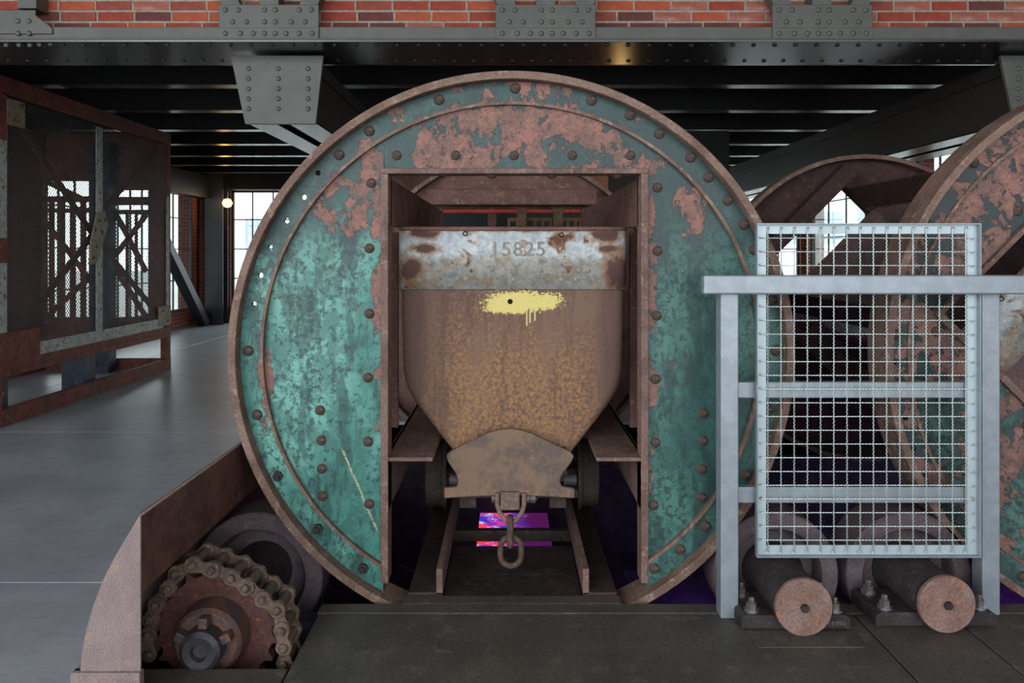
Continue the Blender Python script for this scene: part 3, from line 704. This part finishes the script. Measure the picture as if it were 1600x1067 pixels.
MB().tube([(PX(770,3.79),3.805,ZB(781)),(PX(840,3.79),3.805,ZB(781))],.008,8).build('coupling_pin', M['bearing'], cart, smooth=60)
for a, b in ((822,828),(829,837),(768,774)): MB().lathe([(.0001,PX(a,3.79)),(.018,PX(a,3.79)),(.018,PX(b,3.79)),(.0001,PX(b,3.79))], (0,3.805,ZB(781)), 'x', 6).build('nut', M['bolt'], cart)
def oval(cx, cz, hw, hh, plane, r, y=3.785, n=28):
    pts = []
    for i in range(n):
        a = 2*PI*i/n; u = hw*math.cos(a); v = (hh-hw)*(1 if math.sin(a) > 0 else -1)*min(1, abs(math.sin(a))*3)+hw*math.sin(a)
        pts.append((cx+u, y, cz+v) if plane == 'x' else (cx, y+u, cz+v))
    return MB().tube(pts, r, 10, True)
oval(PX(797,3.79),(ZB(807)+ZB(852))/2,.024,(ZB(807)-ZB(852))/2-.004,'y',.0165).build('coupling_link', M['rivet'], cart, smooth=70)
oval(PX(798,3.79),(ZB(838)+ZB(884))/2,.050,(ZB(838)-ZB(884))/2-.002,'x',.0145).build('coupling_link', M['rivet'], cart, smooth=70)

# ================================================================== SECOND TIPPLER, tipped 45 degrees, with its cart
DC2 = Vector((2.953, 3.64, 1.096)); ROT = Matrix.Rotation(-RAD(45), 4, 'Y')
M['plate_shade'] = rusty('shaded_brown_plate', (74,54,50), (60,44,40), (88,66,60), 5)  # darker copy of the brown plate: shade inside the second drum as colour
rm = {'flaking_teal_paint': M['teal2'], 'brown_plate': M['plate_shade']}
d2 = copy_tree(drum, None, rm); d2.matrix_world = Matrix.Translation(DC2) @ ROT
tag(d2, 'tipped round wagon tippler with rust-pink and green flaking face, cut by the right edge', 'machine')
c2 = copy_tree(cart, None, {'ochre_rusted_tub': M['purplerust']})
c2.matrix_world = Matrix.Translation(DC2) @ ROT @ Matrix.Translation(-Vector(DC)) @ Matrix.Translation(Vector((.02,3.9,0)))
tag(c2, 'tilted mine cart with flaking white corner inside the tipped tippler at the right edge', 'wagon')

# ================================================================== DRIVE ROLLER, CHAIN, GUARD (left)
RX_, RZ_ = -1.157, .056
dr = thing('drive_roller', 'rusty flanged drive roller with chain sprocket in the floor pit at lower left', 'roller', (RX_,3.3,RZ_))
MB().lathe([(.0001,3.76),(.20,3.76),(.214,3.68),(.222,3.66),(.291,3.66),(.298,3.667),(.298,3.87),(.20,3.87),(.0001,3.87)], (RX_,0,RZ_), 'y', 64).build('roller_wheel', M['wheel'], dr, smooth=35)
MB().lathe([(.0001,3.42),(.11,3.42),(.13,3.45),(.135,3.55),(.135,3.76)], (RX_,0,RZ_), 'y', 40).build('bearing_boss', M['bearing'], dr, smooth=40)
teeth = []
NT_ = 20
for i in range(NT_):
    for da, r in ((0,.222),(.25,.226),(.42,.252),(.58,.252),(.75,.226)):
        a = 2*PI*(i+da)/NT_; teeth.append((RX_+r*math.cos(a), RZ_+r*math.sin(a)))
MB().prism(teeth, 3.14, 3.19).build('sprocket', M['sprocket'], dr, bevel=.003, seg=1)
MB().lathe([(.0001,3.04),(.118,3.04),(.132,3.055),(.14,3.14),(.0001,3.14)], (RX_,0,RZ_), 'y', 40).build('hub', M['hub'], dr, smooth=35)
MB().lathe([(.0001,2.985),(.028,2.985),(.033,2.965),(.06,2.962),(.077,2.975),(.08,3.045)], (RX_,0,RZ_), 'y', 36).build('shaft_end', M['shaftend'], dr, smooth=35)
MB().lathe([(.0001,3.19),(.05,3.19),(.05,3.45)], (RX_,0,RZ_), 'y', 20).build('shaft', M['bearing'], dr, smooth=35)
for a in (.4, 1.55, 2.7):
    x, z = RX_+.092*math.cos(a), RZ_+.092*math.sin(a)
    MB().bar((RX_+.075*math.cos(a),3.02,RZ_+.075*math.sin(a)),(RX_+.115*math.cos(a),3.02,RZ_+.115*math.sin(a)),.035,.05,(0,1,0)).build('locking_lug', M['hub'], dr, bevel=.004)
ch = thing('roller_chain', 'heavy rusty roller chain draped over the sprocket at lower left', 'chain', (RX_,3.2,.3))
pins = [(234,1020),(232,992),(237,966),(245.5,943),(264,918),(277,895),(303,881),(332.5,889),(363,901),(386,916),(411.5,935),(434,951),(441,983),(444.5,1009),(444.5,1036)]
pw = [(PX(px,3.10), PZ(py,3.10)) for px, py in pins]
# keep a steady pitch by re-spacing along the run
for i in range(len(pw)-1):
    (xa, za), (xb, zb) = pw[i], pw[i+1]; L_ = math.hypot(xb-xa, zb-za); a = math.atan2(zb-za, xb-xa)
    outer = i % 2 == 0; dy = 0 if outer else .012
    prof = []
    R_, wst = .033, .021
    for k in range(13): t0 = PI/2+PI*k/12; prof.append((R_*math.cos(t0), R_*math.sin(t0)))
    prof.append((L_*.5, -wst))
    for k in range(13): t0 = -PI/2+PI*k/12; prof.append((L_+R_*math.cos(t0), R_*math.sin(t0)))
    prof.append((L_*.5, wst))
    pp = [(xa+u*math.cos(a)-v*math.sin(a), za+u*math.sin(a)+v*math.cos(a)) for u, v in prof]
    lk = MB()
    for y0 in (3.085+dy, 3.235-dy): MB().prism(pp, y0, y0+.010).build('link_plate', M['chain'], ch, bevel=.002, seg=1)
for x, z in pw:
    MB().lathe([(.0001,3.068),(.010,3.068),(.016,3.074),(.016,3.082),(.012,3.084),(.012,3.11),(.0215,3.112),(.0215,3.22),(.012,3.224),(.012,3.255),(.0001,3.255)], (x,0,z), 'y', 14).build('pin_and_bush', M['chain'], ch, smooth=35)
# curved sheet guard
gx0, gx1, gy0, gy1, gz = -1.485, -1.268, 2.74, 5.2, .652
g = thing('sheet_guard', 'curved rust-mauve sheet metal guard standing on the floor at lower left', 'guard', ((gx0+gx1)/2,gy0,0))
prof = [(gx1,.10),(gx1,gz),(-1.30,.600),(-1.327,.555),(-1.356,.505),(-1.380,.460),(-1.402,.413),(-1.420,.368),(-1.435,.325),(-1.447,.287),(-1.457,.247),(-1.465,.21),(-1.471,.172),(-1.477,.11),(-1.478,.10)]
MB().prism(prof[::-1], gy0, gy0+.008).build('end_plate', M['guardout'], g, bevel=.002, seg=1)
cs = MB(); q_ = prof[1:]; k_ = len(q_)
cs.add([(x,gy0+.006,z) for x,z in q_]+[(x,gy1,z) for x,z in q_], [(i,i+1,k_+i+1,k_+i) for i in range(k_-1)])
o = cs.build('curved_sheet', M['guardout'], g, smooth=40); s_ = o.modifiers.new('t', 'SOLIDIFY'); s_.thickness = .006
MB().box(gx1-.006,gx1,gy0+.01,gy1,.376,gz).build('side_sheet', M['guardin'], g)
MB().box(gx0-.018,gx1+.004,gy0-.015,gy0+.02,0,.11).build('foot_strip', M['guardout'], g, bevel=.004)
MB().box(gx0-.018,gx0+.01,gy0,gy1,0,.11).build('foot_strip', M['guardout'], g, bevel=.004)

# ================================================================== SUPPORT ROLLERS (right)
def support(X, lab, bx0, bx1, Yd):
    Z = .112
    t = thing('support_roller', lab, 'roller', (X,3.4,0))
    MB().lathe([(.0001,3.63),(.19,3.63),(.2,3.56),(.207,3.55),(.274,3.55),(.28,3.557),(.28,3.76),(.2,3.76),(.0001,3.76)], (X,0,Z), 'y', 64).build('roller_wheel', M['wheel'], t, smooth=35)
    MB().lathe([(.1,Yd+.03),(.108,Yd+.03),(.108,Yd+.05),(.104,Yd+.06),(.108,Yd+.07),(.108,Yd+.32),(.13,Yd+.36),(.13,3.66)], (X,0,Z), 'y', 40).build('bearing_housing', M['bearing'], t, smooth=35)
    cp = MB().lathe([(.0001,Yd),(.113,Yd),(.116,Yd+.004),(.116,Yd+.022),(.1,Yd+.03)], (X,0,Z+.006), 'y', 48).build('end_cap', M['cap'], t, smooth=35)
    MB().lathe([(.0001,Yd-.018),(.015,Yd-.018),(.018,Yd-.012),(.018,Yd)], (X,0,Z+.006), 'y', 6).build('centre_bolt', M['bearing'], cp)
    bpz = MB().prism([(bx0,.006),(bx1,.006),(bx1,.05),(bx1-.02,.062),(bx0+.02,.062),(bx0,.05)], Yd+.055, Yd+.30).build('base_plate', M['bearing'], t, bevel=.004)
    MB().box(X-.085,X+.085,Yd+.06,Yd+.29,.055,.12).build('pedestal', M['bearing'], t, bevel=.01)
    for bx, by in ((bx0+.055,Yd+.10),(bx1-.05,Yd+.10),(bx0+.055,Yd+.25),(bx1-.05,Yd+.25)):
        b = MB().lathe([(.0001,.118),(.011,.118),(.013,.114),(.013,.098),(.0225,.098),(.0225,.070)], (bx,by,0), 'z', 6).build('bolt', M['bolt'], t)
        MB().lathe([(.0001,.071),(.031,.071),(.031,.062)], (bx,by,0), 'z', 20).build('washer', M['shiny'], b, smooth=35)
    return t, Yd
s1, _ = support(1.193, 'support roller whose orange-rusted end cap is under the middle of the wire panel', .955, 1.405, 3.21)
s2, _ = support(1.785, 'support roller whose greyer end cap is beside the right barrier post', 1.52, 2.02, 3.235)

inst('cast_marking', text_mesh('18990', .026, .001, M['bolt']), s1, (1.345,3.2645,.028), (PI/2,0,0))

# ================================================================== BARRIER WITH WIRE PANEL
br = thing('steel_barrier', 'grey steel barrier with flat handrail in front of the right tippler', 'barrier', (1.4,3.4,0))
MB().box(.898,.974,3.37,3.45,0,1.42).build('post', M['alu'], br, bevel=.005)
MB().box(PX(1535,3.40),PX(1563,3.40),3.40,3.48,0,1.42).build('post', M['alu'], br, bevel=.005)
MB().box(PX(1535,3.40)+2.6,PX(1563,3.40)+2.6,3.40,3.48,0,1.42).build('post', M['alu'], br, bevel=.005)
MB().box(PX(1100,3.33),4.9,3.33,3.385,PZ(460,3.33),PZ(430,3.33)).build('handrail', M['alu'], br, bevel=.008, seg=3)
for a, b in ((597,622),(761,786)):
    MB().box(.974,PX(1535,3.42),3.415,3.455,PZ(b,3.415),PZ(a,3.415)).build('lower_rail', M['alu'], br, bevel=.004)
Yp = 3.395
xa, xb, za, zb = PX(1182,Yp), PX(1526,Yp), PZ(866,Yp), PZ(351,Yp)
pn = thing('wire_panel', 'crimped wire mesh panel in a pale galvanised frame, fixed to the barrier', 'panel', ((xa+xb)/2,Yp,za))
fw = .041
pf = MB()
pf.box(xa,xa+fw,Yp,Yp+.004,za,zb).box(xb-fw,xb,Yp,Yp+.004,za,zb).box(xa,xb,Yp+.0005,Yp+.0045,zb-fw*.95,zb).box(xa,xb,Yp+.0005,Yp+.0045,za,za+fw*.95)
pf.build('frame_face', M['panelframe'], pn)
pe = MB().box(xa-.005,xa,Yp-.026,Yp+.004,za-.005,zb+.005).box(xb,xb+.005,Yp-.026,Yp+.004,za-.005,zb+.005).box(xa,xb,Yp-.026,Yp+.004,zb,zb+.005).box(xa,xb,Yp-.026,Yp+.004,za-.005,za)
pe.build('frame_lip', M['alu'], pn)
nv, nh = 16, 23
vx = [PX(1199,Yp)+(PX(1508,Yp)-PX(1199,Yp))*i/(nv-1) for i in range(nv)]
hz = [PZ(372,Yp)+(PZ(843,Yp)-PZ(372,Yp))*i/(nh-1) for i in range(nh)]
def crimp(n, L0, L1, amp, ph):
    out = []; 
    for i in range(n+1): t0 = i/n; out.append((L0+(L1-L0)*t0, amp*math.sin(2*PI*i/4+ph)))
    return out
for i, x in enumerate(vx):
    k = crimp((nh+1)*14, zb-.018, za+.018, .0016, .4)
    pts = [(x+v*.9, Yp-.006-v, z) for z, v in k]
    top = [(x, Yp-.004, zb-.012), (x+.006, Yp-.010, zb-.010), (x+.004, Yp-.012, zb-.022)]
    bot = [(x, Yp-.010, za+.012), (x-.007, Yp-.012, za+.010), (x-.006, Yp-.012, za+.022)]
    MB().tube(top[::-1]+pts+bot, .0027, 5).build('wire', M['wire'], pn, smooth=60)
for j, z in enumerate(hz):
    k = crimp((nv+1)*14, xa+.018, xb-.018, .0014, PI+.4)
    pts = [(x, Yp-.006-v, z+v*.6) for x, v in k]
    MB().tube([(xa+.024,Yp-.012,z+.006),(xa+.012,Yp-.012,z+.004)]+pts+[(xb-.012,Yp-.012,z-.004),(xb-.024,Yp-.012,z-.008)], .0024, 5).build('wire', M['wire'], pn, smooth=60)
for x in (xa+.02, xb-.02): inst('rivet', RIVS, pn, (x, Yp, PZ(778,Yp)), scale=(.6,.8,.6))

# ================================================================== CAGE (left)
KX = -4.5; KY0, KY1 = 6.96, 10.6; KX2 = -6.2
cg = thing('shaft_cage', 'rusty riveted hoist cage with mesh sides standing on the concrete floor at left', 'cage', (KX,KY0,0))
def kb(y0, y1, z0, z1, m, name, x0=KX-.06, x1=KX, bev=.004): return MB().box(x0,x1,y0,y1,z0,z1).build(name, m, cg, bevel=bev, seg=1)
for X0 in (KX-.07, KX2):
    kb(KY0,KY1,0,.15,M['cagerust'],'sill_beam',X0,X0+.07)
    kb(KY0,KY1,.436,.50,M['cagerust'],'lower_rail',X0+.01,X0+.06); kb(KY0,KY1,.50,.575,M['cagerust'],'lower_rail',X0,X0+.07)
    kb(KY0,KY1,2.98,3.13,M['cagerust'],'top_beam',X0,X0+.07)
    for y in (KY0, KY1-.12):
        kb(y,y+.12,.15,2.98,M['cagerust'],'corner_post',X0-.02,X0+.065)
for z0, z1 in ((0,.15),(.45,.57),(2.98,3.13)):
    for y in (KY0, KY1-.06): MB().box(KX2,KX-.07,y,y+.06,z0,z1).build('end_beam', M['cagerust'], cg, bevel=.004, seg=1)
kb(KY0-.0,KY0+.16,.6,2.95,M['cagewhite'],'edge_strip',KX,KX+.012)
kb(8.66,8.80,.58,2.93,M['cagewhite'],'edge_strip',KX,KX+.010)
kb(10.44,10.52,.75,2.3,M['cagewhite'],'edge_strip',KX,KX+.012)
kb(7.62,10.35,.575,.70,M['cagewhite'],'edge_strip',KX,KX+.008)
kb(KY0+.01,7.62,.575,.84,M['cagerust'],'corner_plate',KX,KX+.016)
kb(10.2,10.55,.60,.86,M['cagecream'],'corner_plate',KX,KX+.02)
kb(7.12,7.38,2.70,2.94,M['cagecream'],'corner_plate',KX,KX+.016)
kb(KY0,7.10,2.55,2.96,M['cagerust'],'corner_plate',KX,KX+.02); kb(KY0,7.12,1.46,1.68,M['cagerust'],'corner_plate',KX,KX+.02)
# lozenge-shaped joint plate
lz = [(8.50,1.42),(8.66,1.44),(8.90,1.86),(8.82,2.02),(8.66,1.98),(8.54,1.68)]
MB().prismx(lz, KX+.002, KX+.022).build('joint_plate', M['cagecream'], cg, bevel=.004)
for y, z in ((8.58,1.50),(8.82,1.92),(8.64,1.62),(8.76,1.78),(8.70,1.9),(8.62,1.8)):
    inst('rivet', RIVC, cg, (KX+.022,y,z), (0,0,PI/2))
for y in (7.05,7.35): 
    for z in (.62,.76,.52,.47): inst('rivet', RIVC, cg, (KX+.016 if z > .57 else KX,y,z), (0,0,PI/2))
for y, z in ((7.0,.36),(7.0,.2),(7.05,.30),(7.02,1.52),(7.02,1.62),(7.02,2.65),(7.0,2.85),(10.3,.8),(10.45,.66),(7.2,2.76),(7.32,2.9)):
    inst('rivet', RIVC, cg, (KX+.02,y,z), (0,0,PI/2))
# cross bracing behind the mesh
for X0, segs in ((KX-.05, (((7.2,2.9),(8.7,1.75)),((8.7,1.75),(7.2,.7)),((8.7,1.75),(10.4,.7)),((8.7,1.9),(10.3,2.9)))),
                 (KX2+.03, (((7.1,2.8),(8.8,.7)),((8.8,2.8),(7.1,.7)),((8.9,2.2),(10.5,.7)),((10.5,2.2),(8.9,.7))))):
    for (ya, z0), (yb, z1) in segs: MB().bar((X0,ya,z0),(X0,yb,z1),.08,.012,(1,0,0)).build('brace', M['cagerust'], cg)
kb(KY0,KY1-.12,.57,2.98,M['cagerust'],'side_sheet',KX2+.03,KX2+.04)
EY = KY1-.06
def eb(x0, x1, z0, z1, m, name, dy=0): return MB().box(x0,x1,EY-dy,EY+.03-dy,z0,z1).build(name, m, cg, bevel=.003, seg=1)
eb(-6.15,-5.40,2.50,2.98,M['cagerust'],'infill_plate'); eb(-5.22,-4.76,2.38,2.98,M['cagerust'],'infill_plate'); eb(-4.78,-4.52,.57,2.98,M['cagerust'],'infill_plate')
for i in range(5): eb(-6.10+i*.14,-6.10+i*.14+.07,.57,2.24,M['cagerust'],'slat')
for z0, z1 in ((2.22,2.30),(2.08,2.14),(.57,.70)): eb(-6.15,-5.40,z0,z1,M['cagerust'],'rail',.03)
for z0, z1 in ((2.18,2.29),(2.06,2.12),(.57,.70)): eb(-5.22,-4.76,z0,z1,M['cagerust'],'rail',.03)
for (xa_,za_),(xb_,zb_) in (((-5.2,2.1),(-4.78,1.3)),((-4.78,2.05),(-5.2,1.5)),((-5.2,1.35),(-4.78,.7)),((-6.12,2.5),(-5.6,2.25)),((-6.1,1.95),(-5.45,1.1)),((-5.45,1.3),(-6.1,.7))):
    MB().bar((xa_,EY-.05,za_),(xb_,EY-.05,zb_),.012,.07).build('brace', M['cagerust'], cg)
for x in (-5.08,-4.96): eb(x,x+.035,.6,2.1,M['cagerust'],'slat')
MB().box(-5.40,-5.16,10.25,10.46,0,2.98).build('guide_post', M['bluepost'], cg, bevel=.004)
for (y, x) in ((7.35,-5.0),): kb(y,y+.2,.0,.5,M['bluepost'],'leg',x,x+.25)
kb(8.8,9.05,0,.5,M['bluepost'],'leg',KX-.45,KX-.2)
def lattice(y0, y1, z0, z1, x, pitch, w, y=0):
    m = MB(); H_ = z1-z0; W_ = y1-y0; n = int((W_+H_)/pitch)
    for s_ in (0, 1):
        for i in range(1, n):
            t0 = i*pitch                              # line u+v=t0 inside [0,W]x[0,H]
            u0 = max(0, t0-H_); u1 = min(W_, t0); a = (u0, t0-u0); b = (u1, t0-u1)
            if s_: a = (W_-a[0], a[1]); b = (W_-b[0], b[1])
            m.bar((x+s_*.002, y0+a[0], z0+a[1]), (x+s_*.002, y0+b[0], z0+b[1]), w, .002, (1,0,0))
    return m
mp = lattice(KY0+.06, KY1-.1, .60, 2.95, KX-.012, .042, .0072).build('mesh_panel', M['mesh'], cg); mp['kind'] = 'stuff'
tag(MB().box(-6.7,-6.25,8.2,12.5,0,.26).build('low_plinth', M['concrete'], bevel=.01), 'low pale concrete plinth behind the cage at left', 'plinth')

# ================================================================== MACHINERY SEEN THROUGH THE TIPPLERS
rb = thing('red_railing', 'red horizontal railing bar seen through the opening above the mine cart', 'railing', (0,8.6,0))
MB().tube([(-1.0,8.6,PZ(330,8.6)),(1.1,8.6,PZ(330,8.6))],.026,10).build('bar', M['redrail'], rb, smooth=60)
for x in (-1.0, 1.1): MB().tube([(x,8.6,0),(x,8.6,PZ(330,8.6))],.024,10).build('post', M['redrail'], rb, smooth=60)
rk = thing('rusty_rack', 'rusty toothed steel rack seen above the right half of the cart', 'rack', (.35,8.1,1.5))
Yr = 8.1
MB().box(PX(793,Yr),PX(908,Yr),Yr,Yr+.05,PZ(346,Yr),PZ(340,Yr)).build('bar', M['wire_rust'], rk)
MB().box(PX(793,Yr),PX(908,Yr),Yr,Yr+.05,1.5,PZ(358,Yr)+.03).build('bar', M['wire_rust'], rk)
for px in (793,806,812,834,846,858,870,885,897,905): MB().box(PX(px,Yr),PX(px,Yr)+.03,Yr-.01,Yr+.04,1.4,PZ(341,Yr)).build('tooth', M['wire_rust'], rk)
for x in (.02,.70): MB().box(x,x+.05,Yr,Yr+.05,0,1.6).build('leg', M['wire_rust'], rk)
for px in (808,864): MB().box(PX(px,Yr),PX(px+15,Yr),Yr-.05,Yr+.02,PZ(356,Yr),PZ(324,Yr)).build('clamp', M['wire_rust'], rk, bevel=.01)
dh = thing('machine_housing', 'dark brown plated machine housing behind the tipplers', 'machine', (1.5,9.6,0))
MB().box(-1.6,2.8,9.6,9.64,0,1.72).box(2.8,5.4,9.6,9.64,0,1.12).build('front_plate', M['darkrust'], dh)
for x in (-1.6,-.25,1.1,2.4,3.7,5.3): MB().box(x,x+.1,9.54,9.6,0,2.2 if x < 1 else 1.7 if x < 2.8 else 1.1).build('rib', M['plate'], dh)
MB().box(-1.6,1.2,9.6,9.64,2.2,2.9).build('hood_plate', M['plate'], dh)
MB().box(-1.6,2.8,10.1,10.14,0,3.1).build('dark_backing', M['blackweb'], dh)  # black sheet added behind the housing to darken the view through the tipplers
